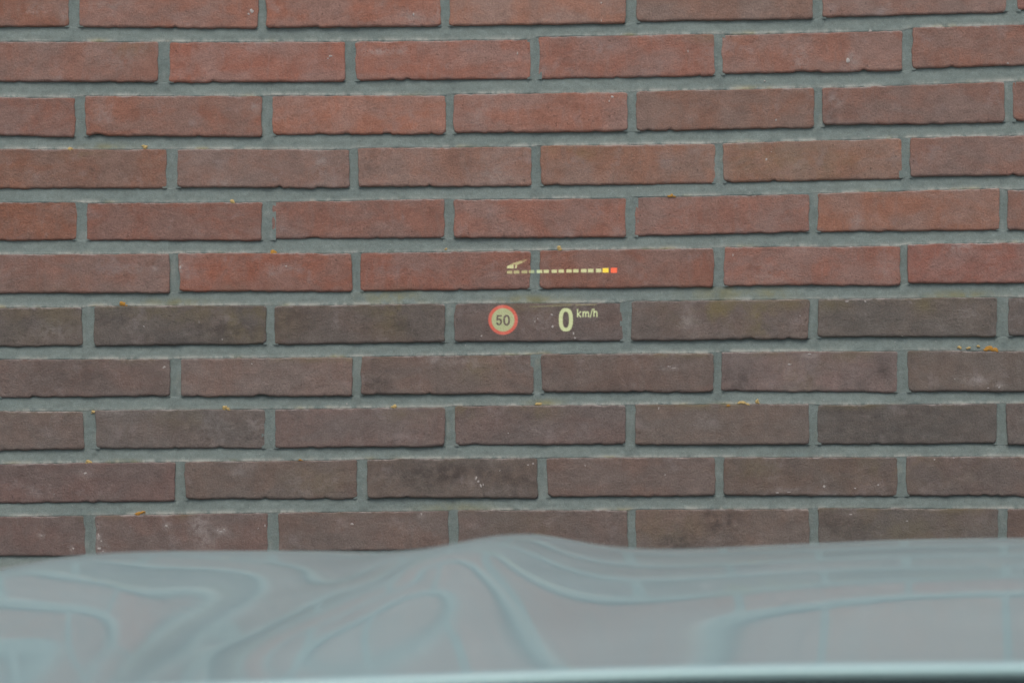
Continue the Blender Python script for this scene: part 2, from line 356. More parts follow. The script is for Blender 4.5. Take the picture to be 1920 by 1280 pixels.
def make_brick(r, ji, pl, pr, tint, dense, seed):
    (xl, xr) = (pl, pr)
    L = (xr - xl) * MPP * 1000
    inner = 2.6 if dense else 12.0
    u = edge_params(L, inner) / L
    hmm = 49.0
    v = edge_params(hmm, 3.6 if dense else 10.0) / hmm
    nu, nv = len(u), len(v)
    px = xl + (xr - xl) * u
    T = course_top(r, np.clip(px, xl + 1, xr - 1)); B = course_bottom(r, np.clip(px, xl + 1, xr - 1))
    X0 = wx(px) * 1000                                   # mm
    # moulded edges: the lower arris ragged, the upper one straighter
    T = T + (.8 * vnoise(X0 / 22, seed, 3) + .7 * vnoise(X0 / 7, seed, 4)) * .9
    rag = .9 * vnoise(X0 / 42, seed + .5, 5) + .9 * vnoise(X0 / 11, seed, 6) * np.abs(vnoise(X0 / 50, seed + .3, 15)) * 1.8 + .9 * vnoise(X0 / 5.5, seed, 7) * (.4 + np.abs(vnoise(X0 / 28, seed + .7, 16)))
    chip = np.maximum(0, vnoise(X0 / 9, seed, 8) - .55) * 7 * (vnoise(X0 / 60, seed + .9, 17) > .1)
    B = B + rag - chip
    # corners a little rounded
    dc = np.minimum(u, 1 - u) * L
    rl = 3.0 + 2.0 * abs(hash2(np.array([seed]), np.array([1]), 1)[0])
    cr = np.where(dc < rl, rl - np.sqrt(np.maximum(rl ** 2 - (rl - dc) ** 2, 0)), 0) / (MPP * 1000)
    B = B - cr * .8; T = T + cr * .45
    U, V = np.meshgrid(u, v)
    PX = xl + (xr - xl) * U
    ev = V[:, :]
    PY = T[None, :] * (1 - ev) + B[None, :] * ev         # v from top to bottom
    slant = (hash2(np.array([seed]), np.array([3]), 2)[0]) * 1.5
    Zmm = PY * MPP * 1000
    jl = (1.2 * vnoise(Zmm / 16, seed, 9) + 1.0 * vnoise(Zmm / 6, seed, 10)) + slant * (V - .5)
    jr = (1.2 * vnoise(Zmm / 16, seed, 11) + 1.0 * vnoise(Zmm / 6, seed, 12)) + slant * (V - .5)
    PX = PX + jl * (1 - U) ** 6 + jr * U ** 6
    X = wx(PX); Z = wz(PY)
    # face: slight tilt and waviness, rounded border
    tilt_x = hash2(np.array([seed]), np.array([5]), 3)[0] * .9; tilt_z = hash2(np.array([seed]), np.array([6]), 3)[0] * .7
    base = hash2(np.array([seed]), np.array([7]), 3)[0] * .8
    dep = base + tilt_x * (U - .5) * 2 + tilt_z * (V - .5) * 2
    dep = dep + .55 * fbm(X * 1000 / 26, Z * 1000 / 18, 31, 3) + .28 * vnoise(X * 1000 / 7, Z * 1000 / 6, 37)
    dl = np.minimum(U, 1 - U) * L; dt = V * hmm; db = (1 - V) * hmm
    def rnd(d, R): return np.where(d < R, R - np.sqrt(np.maximum(R * R - (R - d) ** 2, 0)), 0)
    wob = 1 + .35 * vnoise(X * 1000 / 12, Z * 1000 / 12, 41)
    dep = dep + rnd(dl, .8) + rnd(dt, .8) + rnd(db / wob, 3.0)
    Y = D + dep / 1000
    front = np.stack([X, Y, Z], -1).reshape(-1, 3)
    if dense: FACE.append(front)
    ring = [i for i in range(nu)] + [j * nu + nu - 1 for j in range(1, nv)] + [(nv - 1) * nu + i for i in range(nu - 2, -1, -1)] + [j * nu for j in range(nv - 2, 0, -1)]
    back = front[ring].copy(); back[:, 1] = D + .022
    verts = np.concatenate([front, back]); n0 = len(front); m = len(ring)
    faces = grid_faces(nu, nv, 0, True)                  # rows run downwards: flip so that the face looks at the car
    for k in range(m):
        a, b = ring[k], ring[(k + 1) % m]
        faces.append((a, b, n0 + (k + 1) % m, n0 + k))
    st = np.zeros((len(verts), 3))
    PXf = np.concatenate([PX.ravel(), PX.ravel()[ring]]); PYf = np.concatenate([PY.ravel(), PY.ravel()[ring]])
    for (k, sx, sy, rx, ry, am) in STAINS:
        if sx + 3 * rx < xl or sx - 3 * rx > xr: continue
        st[:, k] = np.maximum(st[:, k], am * (.72, .8, 1.15)[k] * np.exp(-((PXf - sx) / rx) ** 2 - ((PYf - sy) / ry) ** 2))
    Vf = np.concatenate([V.ravel(), V.ravel()[ring]])
    toplime = np.clip(1 - Vf * hmm / 2.2, 0, 1) * np.clip(.55 + .9 * vnoise(PXf / 40, PYf * 0 + seed, 51), 0, 1)
    st[:, 0] = np.maximum(st[:, 0], toplime * .9)
    if r >= 6: st[:, 1] = np.maximum(st[:, 1], np.clip(1 - Vf * hmm / 9, 0, 1) * np.clip(vnoise(PXf / 90, PYf * 0 + seed, 52), 0, 1) * .6)
    tint = (tint[0] - 4, tint[1] - .5, tint[2] - 4) if r < 6 else (tint[0] + .5, tint[1] + 1.5, tint[2] - .5)
    tc = np.tile(alb(tint), (len(verts), 1))
    org = (wx((xl + xr) / 2), D, float(wz((T.mean() + B.mean()) / 2)))
    return mesh_obj('brick', verts, faces, M_BRICK, wall, True, {'tint': tc, 'stain': st}, None), org

n_brick = 0; spans = {}; FACE = []
for r in range(R0, R1 + 1):
    J = joints(r); spans[r] = []
    first = next(i for i in range(len(J)) if J[i][0] > 0)      # joint that ends the leftmost brick in the photograph
    for i in range(len(J) - 1):
        xl, xr = J[i][1], J[i + 1][0]
        if xr < XL or xl > XR: continue
        k = i + 1 - first
        tl = TINT.get(r)
        if tl and 0 <= k < len(tl): tint = tl[k]
        else:
            rs = np.random.default_rng(900 + r * 40 + i); q = rs.uniform(-6, 6)
            tint = (132 + q, 97 + q * .8, 89 + q * .8) if r < 6 else (102 + q, 91 + q * .8, 87 + q * .8)
        dense = -1 <= r <= 10 and xr > -20 and xl < 1940
        o, org = make_brick(r, i, xl, xr, tint, dense, r * 100 + i + 1000)
        o.location = (0, -D, 0)                          # the wall's Empty stands at y = D
        spans[r].append((xl, xr)); n_brick += 1

# mortar: bed joints (weathered: deep under the upper brick, flush on the lower one) and perpends
mv, mf, ms = [], [], []
def add_grid(P, st):
    off = len(mv) and sum(len(q) for q in mv)
    ny, nx = P.shape[:2]
    mf.extend(grid_faces(nx, ny, off, True)); mv.append(P.reshape(-1, 3)); ms.append(st.reshape(-1, 3))
for r in range(R0 - 1, R1 + 1):
    x = np.arange(XL, XR + 1, 3.6); Bq = course_bottom(r, x); Tq = course_top(r + 1, x)
    if r == R0 - 1: pass
    t = np.array([-.32, -.12, .0, .12, .28, .45, .62, .78, .90, .98, 1.05, 1.15, 1.35])
    Tm, Xg = np.meshgrid(t, x, indexing='ij')
    PY = Bq[None] * (1 - Tm) + Tq[None] * Tm
    perp = np.zeros_like(x)
    for (a, b) in joints(r): perp = np.maximum(perp, np.clip(1 - np.maximum(np.abs(x - (a + b) / 2) - (b - a) / 2 + 2, 0) / 5, 0, 1))
    perp2 = np.zeros_like(x)
    for (a, b) in joints(r + 1): perp2 = np.maximum(perp2, np.clip(1 - np.maximum(np.abs(x - (a + b) / 2) - (b - a) / 2 + 1, 0) / 4, 0, 1))
    low = .9 * (1 - perp2[None]) + 1.6 * perp2[None]
    prof = low + 3.6 * np.clip(1 - Tm, 0, 1.0) ** 1.2
    flat = low + (1.6 - low) * np.clip(1 - Tm, 0, 1) ** .7
    dep = prof * (1 - perp[None]) + flat * perp[None]
    Xm = wx(Xg) * 1000; Zm = wz(PY) * 1000
    dep = dep + .55 * fbm(Xm / 16, Zm / 9, 61, 3) + .5 * vnoise(Xm / 5, Zm / 4, 63) * np.clip(Tm, 0, 1)
    dep = dep + np.where(Tm > 1, (Tm - 1) * 26, 0) + np.where(Tm < -.05, 2.5, 0)
    st = np.zeros(Tm.shape + (3,))
    st[..., 0] = np.clip((Tm - .72) / .22, 0, 1) * np.clip(.75 + .8 * vnoise(Xg / 60, Tm * 0 + r, 64), 0, 1)
    for (k, sx, sy, rx, ry, am) in [(1,735,560,55,16,.7),(1,1360,548,70,20,.55),(1,1000,562,60,8,.8),(1,1440,552,40,12,.7),(1,1800,553,60,7,.8),(1,330,566,60,7,.7),(1,860,955,70,12,.5),(1,1020,755,30,6,.8),(1,200,275,40,6,.6)]:
        st[..., k] = np.maximum(st[..., k], am * np.exp(-((Xg - sx) / rx) ** 2 - ((PY - sy) / ry) ** 2))
    add_grid(np.stack([wx(Xg), D + dep / 1000, wz(PY)], -1), st)
for r in range(R0, R1 + 1):
    for (a, b) in joints(r):
        if b < XL or a > XR: continue
        s_ = np.array([-.35, -.1, .1, .3, .5, .7, .9, 1.1, 1.35]); 
        top = float(course_top(r, (a + b) / 2)) - 1.0; bot = float(course_bottom(r, (a + b) / 2)) + .5
        z_ = np.linspace(top, bot, 22)
        Zg, Sg = np.meshgrid(z_, s_, indexing='ij')
        PX = a + (b - a) * Sg
        dep = 1.9 + .5 * np.abs(Sg - .5) * 2 * np.sign(hash2(np.array([r]), np.array([int(a)]), 5)[0]) * .6
        dep = dep + .5 * fbm(wx(PX) * 1000 / 10, wz(Zg) * 1000 / 14, 71, 3) - .3 * np.exp(-((Sg - .5) / .8) ** 2)
        st = np.zeros(Sg.shape + (3,)); st[..., 0] = .25 * np.clip(vnoise(Zg / 20, Sg * 3 + a, 66), 0, 1)
        add_grid(np.stack([wx(PX), D + dep / 1000, wz(Zg)], -1), st)
# plain mortar beyond the part that the camera frames, and the wall's body
ztop, zbot = 3.05, 0.0
X0w, X1w = -4.2, 5.0
za = float(wz(course_bottom(R0 - 1, 0) - 5)); zb = float(wz(course_top(R1 + 1, 0) + 5))
for (x0, x1, z0, z1) in [(X0w, float(wx(XL)), zbot, ztop), (float(wx(XR)), X1w, zbot, ztop), (float(wx(XL)), float(wx(XR)), za, ztop), (float(wx(XL)), float(wx(XR)), zbot, zb)]:
    P = np.array([[[x0, D + .004, z1], [x1, D + .004, z1]], [[x0, D + .004, z0], [x1, D + .004, z0]]]); add_grid(P, np.zeros((2, 2, 3)))
mo = mesh_obj('mortar', np.concatenate(mv), mf, M_MORTAR, wall, True, {'stain': np.concatenate(ms)})
mo.location = (0, -D, 0)
bw = [(X0w, D + .02, zbot), (X1w, D + .02, zbot), (X1w, D + .23, zbot), (X0w, D + .23, zbot), (X0w, D + .02, ztop), (X1w, D + .02, ztop), (X1w, D + .23, ztop), (X0w, D + .23, ztop)]
cube_f = [(0, 1, 5, 4), (1, 2, 6, 5), (2, 3, 7, 6), (3, 0, 4, 7), (4, 5, 6, 7), (3, 2, 1, 0)]
o = mesh_obj('wall_core', bw, cube_f, M_MORTAR, wall, False, {'stain': np.zeros((8, 3))}); o.location = (0, -D, 0)

# the courses beyond, joined
fv, ff, ft = [], [], []
rs = np.random.default_rng(77)
for r in range(-24, 26):
    ctop = float(course_top(r, 960)); cbot = float(course_bottom(r, 960))
    if wz(ctop) > ztop + .01 or wz(cbot) < .002: continue
    J = joints(r); done = spans.get(r, [])
    lo = min([a for a, b in done], default=None); hi = max([b for a, b in done], default=None)
    js = list(J)
    while js[0][0] > (X0w / MPP + 960 + 340): js.insert(0, (js[0][0] - 343, js[0][1] - 343))
    while js[-1][1] < (X1w / MPP + 960 - 340): js.append((js[-1][0] + 346, js[-1][1] + 346))
    for i in range(len(js) - 1):
        xl, xr = js[i][1], js[i + 1][0]
        if done and xr > lo - 5 and xl < hi + 5: continue
        xm = (xl + xr) / 2
        T = float(course_top(r, xm)) ; B = float(course_bottom(r, xm))
        x0, x1, z1, z0 = float(wx(xl)), float(wx(xr)), float(wz(T)), float(wz(B)); y = D + rs.uniform(-.001, .001)
        b_ = .002; k = len(fv)
        fv += [(x0 + b_, y, z0 + b_), (x1 - b_, y, z0 + b_), (x1 - b_, y, z1 - b_), (x0 + b_, y, z1 - b_),
               (x0, y + b_, z0), (x1, y + b_, z0), (x1, y + b_, z1), (x0, y + b_, z1),
               (x0, D + .02, z0), (x1, D + .02, z0), (x1, D + .02, z1), (x0, D + .02, z1)]
        ff += [(k, k + 1, k + 2, k + 3)]
        for q in range(4):
            n_ = (q + 1) % 4
            ff += [(k + 4 + q, k + 4 + n_, k + n_, k + q), (k + 8 + q, k + 8 + n_, k + 4 + n_, k + 4 + q)]
        w = rs.uniform(-7, 7)
        ft += [alb((132 + w, 97 + w * .8, 89 + w * .8) if r < 6 else (102 + w, 91 + w * .8, 87 + w * .8))] * 12
o = mesh_obj('outlying_brick', fv, ff, M_BRICK, wall, False, {'tint': np.array(ft), 'stain': np.zeros((len(fv), 3))})
o['kind'] = 'stuff'; o.location = (0, -D, 0)

# lichen on the joints and lime splashes on the faces: low crusts with ragged outlines
def crust(px, py, w, h, seed, height=.0012, n=14, y0=D, sink=.0026):
    rs = np.random.default_rng(seed); v = []; f = []
    ang = np.linspace(0, 2 * math.pi, n, endpoint=False)
    rad = 1 + .32 * rs.standard_normal(n); rad = np.clip((rad + np.roll(rad, 1)) / 2, .45, 1.5)
    cx, cz = float(wx(px)), float(wz(py)); hw, hh = w * MPP / 2, h * MPP / 2
    for q, lift in ((1.0, -sink), (.9, .35 * height), (.55, height)):
        jit = 1 + .12 * rs.standard_normal(n)
        for a, rr, j_ in zip(ang, rad, jit): v.append((cx + math.cos(a) * rr * hw * q * j_, y0 - lift, cz + math.sin(a) * rr * hh * q * j_))
    v.append((cx, y0 - height * .8, cz))
    for b in range(2):
        for k in range(n): f.append((b * n + k, b * n + (k + 1) % n, (b + 1) * n + (k + 1) % n, (b + 1) * n + k))
    for k in range(n): f.append((2 * n + k, 2 * n + (k + 1) % n, 3 * n))
    return v, [q[::-1] for q in f]
LICHEN = [(131,279,9,9,1),(272,276,9,8,1),(436,378,8,7,1),(512,473,11,9,0),(231,570,13,8,0),(176,772,7,6,1),(420,764,9,7,1),(427,766,8,6,1),(166,865,10,6,1),(563,862,6,4,0),(259,962,10,8,0),(267,960,7,6,0),
 (739,762,9,8,1),(1259,367,11,7,0),(1049,465,9,9,1),(1856,653,15,10,0),(1866,655,14,8,0),(1848,656,7,5,0),(1365,760,6,5,0),(1393,755,13,6,1),(1401,757,6,5,1),(1420,752,6,9,1),(836,467,4,4,1),(1800,651,7,6,1),(1817,652,8,5,1),(1835,649,5,5,1),(1010,757,14,6,1)]
for i, (x, y, w, h, p) in enumerate(LICHEN):
    rs = np.random.default_rng(300 + i); v, f = [], []
    for q in range(4):
        dx, dy_, sc = ((0, 0, .8), (rs.uniform(-.45, .45), rs.uniform(-.25, .35), .55), (rs.uniform(-.6, .6), rs.uniform(-.2, .4), .4), (rs.uniform(-.7, .7), rs.uniform(0, .5), .3))[q]
        v2, f2 = crust(x + dx * w, y + dy_ * h, w * 1.2 * sc, h * 1.2 * sc, 3000 + i * 5 + q, .0006 + .0002 * q, 11, D + .0004)
        k = len(v); v += v2; f += [tuple(k + a for a in g) for g in f2]
    o = mesh_obj('lichen', v, f, M_LICHP if p else M_LICH, wall, True); o.location = (0, -D, 0)
SPL = [(472,22,9,11),(466,26,6,5),(1035,590,6,5),(1036,612,6,6),(1008,597,3,4),(903,630,5,5),(1075,626,4,8),(1078,634,8,5),(1003,603,2,6),(893,896,5,9),(897,902,6,5),(901,910,5,10),(906,908,3,6),(937,882,3,4),(620,105,9,5),(615,110,5,3),
 (1148,182,8,6),(1142,190,3,5),(970,100,3,7),(1127,6,4,7),(1127,40,3,9),(775,27,4,8),(1290,97,3,7),(1437,299,5,6),(1446,285,3,3),(1590,113,10,12),(1632,58,7,5),(1708,152,9,7),(1434,152,4,4),(1628,257,5,4),(1890,119,5,5),(1455,225,4,4),
 (338,502,5,8),(536,499,8,4),(1374,478,3,6),(1595,463,7,5),(1692,629,6,4),(1588,565,9,4),(1622,565,6,4),(417,636,3,3),(308,688,8,5),(472,682,5,3),(270,612,5,3),(1255,687,10,3),(1262,690,12,3),(1480,683,9,4),(1517,664,9,4),(1873,726,6,6),(1853,727,6,3),
 (953,812,5,3),(650,757,4,3),(1235,765,3,8),(185,1004,5,9),(190,1014,4,5),(186,1028,8,6),(193,1033,5,4),(312,985,6,6),(414,996,8,4),(420,992,5,5),(408,994,4,4),(137,1028,5,5),(78,1004,7,3),(160,887,8,7),(497,985,3,8),(484,990,3,3),(640+150,963,4,7),(660,982,8,4),
 (1545,911,6,8),(1603,915,6,3),(1647,909,6,4),(1457,923,9,4),(1480,922,12,3),(1553,926,12,3),(1595,964,8,3),(1700,976,7,3),(1097,872,3,5),(1247,890,3,5),(990,871,5,3),(1000,869,6,4),(1752,861,5,4),(1788,858,7,5),(1500,592,3,3),(1790,710,3,3)]
sv, sf = [], []
FACE = np.concatenate(FACE)
for i, (x, y, w, h) in enumerate(SPL):
    rs = np.random.default_rng(700 + i)
    d2 = (FACE[:, 0] - float(wx(x))) ** 2 + (FACE[:, 2] - float(wz(y))) ** 2
    yf = float(FACE[np.argsort(d2)[:4], 1].mean()) if d2.min() < 9e-6 else D + .0015
    for q in range(2):
        v, f = crust(x + rs.uniform(-.3, .3) * w * q, y + rs.uniform(-.3, .3) * h * q, w * (.72 - .3 * q), h * (.72 - .3 * q), 1000 + i * 3 + q, .0004, 9, yf, .0007)
        k = len(sv); sv += v; sf += [tuple(k + a for a in g) for g in f]
o = mesh_obj('lime_splash', sv, sf, M_LIME, wall, True); o['kind'] = 'stuff'; o.location = (0, -D, 0)

# ------------------------------------------------------------------ the car whose windscreen we look through
# Bonnet: its crown is found from how it mirrors the courses of the wall (height of the mirrored joint at a place on the bonnet).
CREST = [(-140,1102),(-60,1080),(0,1065),(80,1049),(160,1038),(220,1034),(280,1032),(400,1031),(600,1031),(740,1032),(800,1027),(850,1018),(900,1006),(960,999),(1010,1000),(1060,1008),(1110,1018),(1160,1024),(1220,1027),(1280,1027),(1380,1023),(1500,1018),(1640,1012),(1780,1008),(1920,1007),(2060,1007)]
MIRRORED = {
 753: [(1010,1005),(1023,1020),(1050,1031),(1107,1047),(1190,1057),(1273,1059),(1433,1052),(1570,1047),(1780,1040),(1920,1039),(277,1037),(400,1047),(533,1056),(590,1068),(583,1088)],
 656: [(940,1009),(973,1027),(1040,1053),(1120,1078),(1187,1086),(1273,1083),(1513,1068),(1780,1062),(1920,1060),(160,1052),(300,1060),(467,1074),(510,1087),(500,1110),(700,1092),(583,1130),(481,1170),(385,1228)],
 560: [(900,1022),(957,1057),(1007,1087),(1057,1107),(1133,1118),(1273,1115),(1377,1107),(1547,1092),(1747,1083),(1920,1077),(3,1075),(83,1078),(153,1087),(233,1093),(333,1100),(400,1107),(417,1120),(395,1138),(320,1185),(230,1245)],
 460: [(867,1040),(900,1067),(933,1107),(957,1143),(985,1180),(1320,1162),(1413,1142),(1547,1127),(1680,1113),(1920,1103),(0,1130),(67,1140),(167,1147),(255,1150),(280,1158),(252,1185),(220,1225),(195,1275)],
 365: [(820,1067),(843,1093),(850,1127),(843,1153),(815,1190),(760,1225),(0,1212),(80,1215),(700,1149),(583,1194),(526,1235)],
 300: [(770,1125),(713,1162)], 335: [(640,1215)], 345: [(0,1265)], 385: [(100,1270)], 478: [(1045,1215)], 471: [(1295,1225)], 500: [(1150,1225)], 510: [(1150,1170)],
 400: [(1550,1200),(1780,1190),(1920,1180)], 370: [(1550,1245),(1780,1238),(1920,1225)],
 640: [(450,1148),(290,1252)], 720: [(500,1148),(420,1190),(335,1240),(290,1272)], 830: [(660,1062)], 790: [(640,1085)],
 390: [(760,1262)], 400: [(900,1250)], 485: [(1150,1260)], 440: [(990,1245)], 660: [(240,1278)],
}
def hermite(x, pts):
    xp = np.array([p[0] for p in pts], float); yp = np.array([p[1] for p in pts], float)
    m = np.gradient(yp, xp); i = np.clip(np.searchsorted(xp, x) - 1, 0, len(xp) - 2)
    h = xp[i + 1] - xp[i]; t = np.clip((x - xp[i]) / h, 0, 1)
    return (2*t**3-3*t**2+1)*yp[i] + (t**3-2*t**2+t)*h*m[i] + (-2*t**3+3*t**2)*yp[i+1] + (t**3-t**2)*h*m[i+1]
Y0, Y1 = 0.85, 2.26
def bonnet_heights():
    pts = [(x, y, w) for w, l in MIRRORED.items() for x, y in l]
    pts += [(x, float(hermite(np.array([x]), CREST)[0]), None) for x in range(-100, 2061, 80)]
    P = np.array([(x, y, y if w is None else w) for x, y, w in pts], float)
    vm = lambda px, py: np.sqrt(np.maximum(py - hermite(px, CREST), 0))
    Uq = np.stack([P[:, 0] / 70., vm(P[:, 0], P[:, 1])], 1); N = len(Uq)
    tps = lambda r2: .5 * r2 * np.log(r2 + 1e-9)
    A = tps(((Uq[:, None] - Uq[None]) ** 2).sum(-1)) + .6 * np.eye(N)
    Q = np.concatenate([np.ones((N, 1)), Uq], 1)
    sol = np.linalg.solve(np.block([[A, Q], [Q.T, np.zeros((3, 3))]]), np.concatenate([P[:, 2], np.zeros(3)]))
    def mirrored(px, py):
        u = np.stack([px / 70., vm(px, py)], -1)
        return tps(((u[:, None, :] - Uq) ** 2).sum(-1)) @ sol[:N] + sol[N] + u @ sol[N + 1:]
    PX = np.linspace(-100, 2020, 160); dy = .005
    ys = np.arange(Y0, Y1 + 1e-9, dy); H = np.zeros((len(PX), len(ys)))
    rear = hermite(PX, [(-140,1312),(0,1300),(640,1272),(1280,1250),(1920,1242),(2060,1241)])
    h = ZC - (rear - 640) * Y0 / K; c0 = hermite(PX, CREST); past = np.zeros(len(PX), bool); mp = None
    for k, y in enumerate(ys):
        H[:, k] = h; g = (ZC - h) / y; py = 640 + K * g
        past |= ~(py > c0 + .7)
        w = mirrored(PX, np.maximum(py, c0)); q = np.clip((py - c0) / 9., 0, 1) ** .5
        zw = ZC - (w * q + py * (1 - q) - 640) * D / K
        m = ((zw - h) / (D - y) - g) / 2
        m = np.where(past, m, np.minimum(m, .05))
        if mp is not None: mp = np.where(past, np.minimum(mp, -g - .001), mp)
        if mp is not None: m = np.where(past, np.maximum(mp - .16 * dy, -.24), m)
        mp = m; h = h + m * dy
    return PX, ys, H
PXb, ysb, Hb = bonnet_heights()
XCAR = 0.42; XBL, XBR = XCAR - 0.80, XCAR + 0.80           # the car's middle and the bonnet's two shut lines
xs = np.arange(XBL, XBR + 1e-6, .00625)
def bonnet_row(k):
    y = ysb[k]; Xc = (PXb - 960) * y / K
    left = xs[:, None][:, 0]
    xm = np.where(xs > XCAR, 2 * XCAR - xs, xs)              # the right half mirrors the left
    hr = np.interp(xm, Xc, Hb[:, k])
    out = np.maximum(Xc[0] - xm, 0)
    return hr - .10 * out - .35 * out ** 2
Hx = np.stack([bonnet_row(k) for k in range(len(ysb))], 0)  # rows: y
for _ in range(2):                                          # fair the surface across the car
    Hx[:, 1:-1] = .25 * Hx[:, :-2] + .5 * Hx[:, 1:-1] + .25 * Hx[:, 2:]
car = thing('car', 'silver car seen from the driver seat, its creased bonnet in front of the brick wall', 'car', (XCAR, 1.2, 0))
def cp(o): o.location = (-XCAR, -1.2, 0); return o
rows = []
RR = .0024
H0 = Hx[0]
rear_rows = [np.stack([xs, np.full_like(xs, Y0 + .03), H0 - .014], -1), np.stack([xs, np.full_like(xs, Y0 + .006), H0 - .0066], -1)]
for a in np.radians(np.linspace(-72, 90, 16))[:-1]:         # rolled rear edge
    rear_rows.append(np.stack([xs, Y0 - RR * np.cos(a) + 0 * xs, H0 - RR + RR * np.sin(a)], -1))
body = [np.stack([xs, np.full_like(xs, y), Hx[k]], -1) for k, y in enumerate(ysb)]
nose = []
for q in range(1, 9):
    a = q / 8 * math.radians(80)
    nose.append(np.stack([xs, Y1 + .05 * np.sin(a) + 0 * xs, Hx[-1] - .24 * .05 - .06 * (1 - np.cos(a))], -1))
V = np.concatenate(rear_rows + body + nose); ny = len(V) // len(xs)
cp(mesh_obj('bonnet', V, grid_faces(len(xs), ny), M_PAINT, car, True))
# wings, each running down from the shut line
for side, xe in ((-1, XBL), (1, XBR)):
    he = Hx[:, 0 if side < 0 else -1]
    prof = [(.004, -.02), (.004, -.003), (.012, -.003), (.05, -.022), (.08, -.06), (.095, -.12), (.10, -.25), (.10, -.42), (.095, -.60), (.085, -.80)]
    yq = ysb[::12]; hq = he[::12]
    W = np.stack([np.stack([np.full_like(yq, xe + side * p), yq, hq + z], -1) for p, z in prof])
    cp(mesh_obj('wing', W.reshape(-1, 3), grid_faces(len(yq), len(prof), 0, side > 0), M_PAINT, car, True))
# bumper
xb = np.linspace(XBL - .09, XBR + .09, 40); hb = np.interp(xb, xs, Hx[-1])
W = np.stack([np.stack([xb, Y1 + p - .30 * ((xb - XCAR) / .9) ** 4, hb + z], -1) for p, z in [(.05, -.085), (.07, -.11), (.085, -.2), (.10, -.3), (.10, -.45), (.08, -.6), (.05, -.68)]])
cp(mesh_obj('bumper', W.reshape(-1, 3), grid_faces(len(xb), 7, 0, True), M_PAINT, car, True))
# scuttle below the windscreen
xq = np.linspace(XCAR - .78, XCAR + .78, 30)
W = np.stack([np.stack([xq, y + 0 * xq, z + 0 * xq], -1) for y, z in [(.90, .985), (.86, 1.0), (.82, 1.008), (.77, 1.004), (.76, .97)]])
cp(mesh_obj('scuttle', W.reshape(-1, 3), grid_faces(len(xq), 5), M_BLACK, car, True))
# windscreen: a curved raked sheet 5 mm thick
def sheet(off):
    P = []
    for t in np.linspace(0, 1, 12):
        for s in np.linspace(-1, 1, 24):
            P.append((XCAR + s * (.72 - .12 * t), .80 - .66 * t - .10 * s * s * (1 - .3 * t) - off * .53, 1.012 + .425 * t - .02 * s * s * t - off * .85 + .012 * math.sin(t * math.pi)))
    return P
n = 12 * 24
front_f = grid_faces(24, 12); back_f = [tuple(n + a for a in f)[::-1] for f in front_f]
rim = [i for i in range(24)] + [j * 24 + 23 for j in range(1, 12)] + [11 * 24 + i for i in range(22, -1, -1)] + [j * 24 for j in range(10, 0, -1)]
side_f = [(rim[(k + 1) % len(rim)], rim[k], n + rim[k], n + rim[(k + 1) % len(rim)]) for k in range(len(rim))]
cp(mesh_obj('windscreen', sheet(0) + sheet(.005), front_f + back_f + side_f, M_GLASS, car, True))
# dashboard, pillars, roof
W = np.stack([np.stack([xq, y + 0 * xq, z + 0 * xq], -1) for y, z in [(.76, .985), (.70, 1.0), (.55, 1.0), (.42, .992), (.34, .97), (.31, .93), (.30, .80), (.34, .6)]])
cp(mesh_obj('dashboard', W.reshape(-1, 3), grid_faces(len(xq), 8, 0, True)[::1], M_DASH, car, True))
def bar(p, q, w, h):
    p = np.array(p); q = np.array(q); d = (q - p) / np.linalg.norm(q - p)
    a = np.cross(d, (1, 0, 0)); a /= np.linalg.norm(a); b = np.cross(d, a)
    v = []
    for c in (p, q):
        for k in range(8):
            an = (k + .5) / 8 * 2 * math.pi; v.append(c + a * math.cos(an) * w + b * math.sin(an) * h)
    f = [(k, (k + 1) % 8, 8 + (k + 1) % 8, 8 + k) for k in range(8)] + [tuple(range(7, -1, -1)), tuple(range(8, 16))]
    return v, f
for s in (-1, 1):
    v, f = bar((XCAR + s * .77, .70, .99), (XCAR + s * .64, .05, 1.44), .045, .035); cp(mesh_obj('pillar', v, f, M_TRIM, car, True))
W = []
for y, z in [(.17, 1.440), (.05, 1.462), (-.3, 1.485), (-.9, 1.485), (-1.5, 1.45)]:
    W.append(np.stack([XCAR + np.linspace(-.66, .66, 14), np.full(14, y), z - .05 * np.linspace(-1, 1, 14) ** 4], -1))
W = np.stack(W).reshape(-1, 3); low = W - np.array([0, 0, .03]); fr = grid_faces(14, 5)
rim = [i for i in range(14)] + [j * 14 + 13 for j in range(1, 5)] + [4 * 14 + i for i in range(12, -1, -1)] + [j * 14 for j in range(3, 0, -1)]
cp(mesh_obj('roof', np.concatenate([W, low]), [f[::-1] for f in fr] + [tuple(70 + a for a in f) for f in fr] + [(rim[k], rim[(k + 1) % len(rim)], 70 + rim[(k + 1) % len(rim)], 70 + rim[k]) for k in range(len(rim))], M_PAINT, car, False))

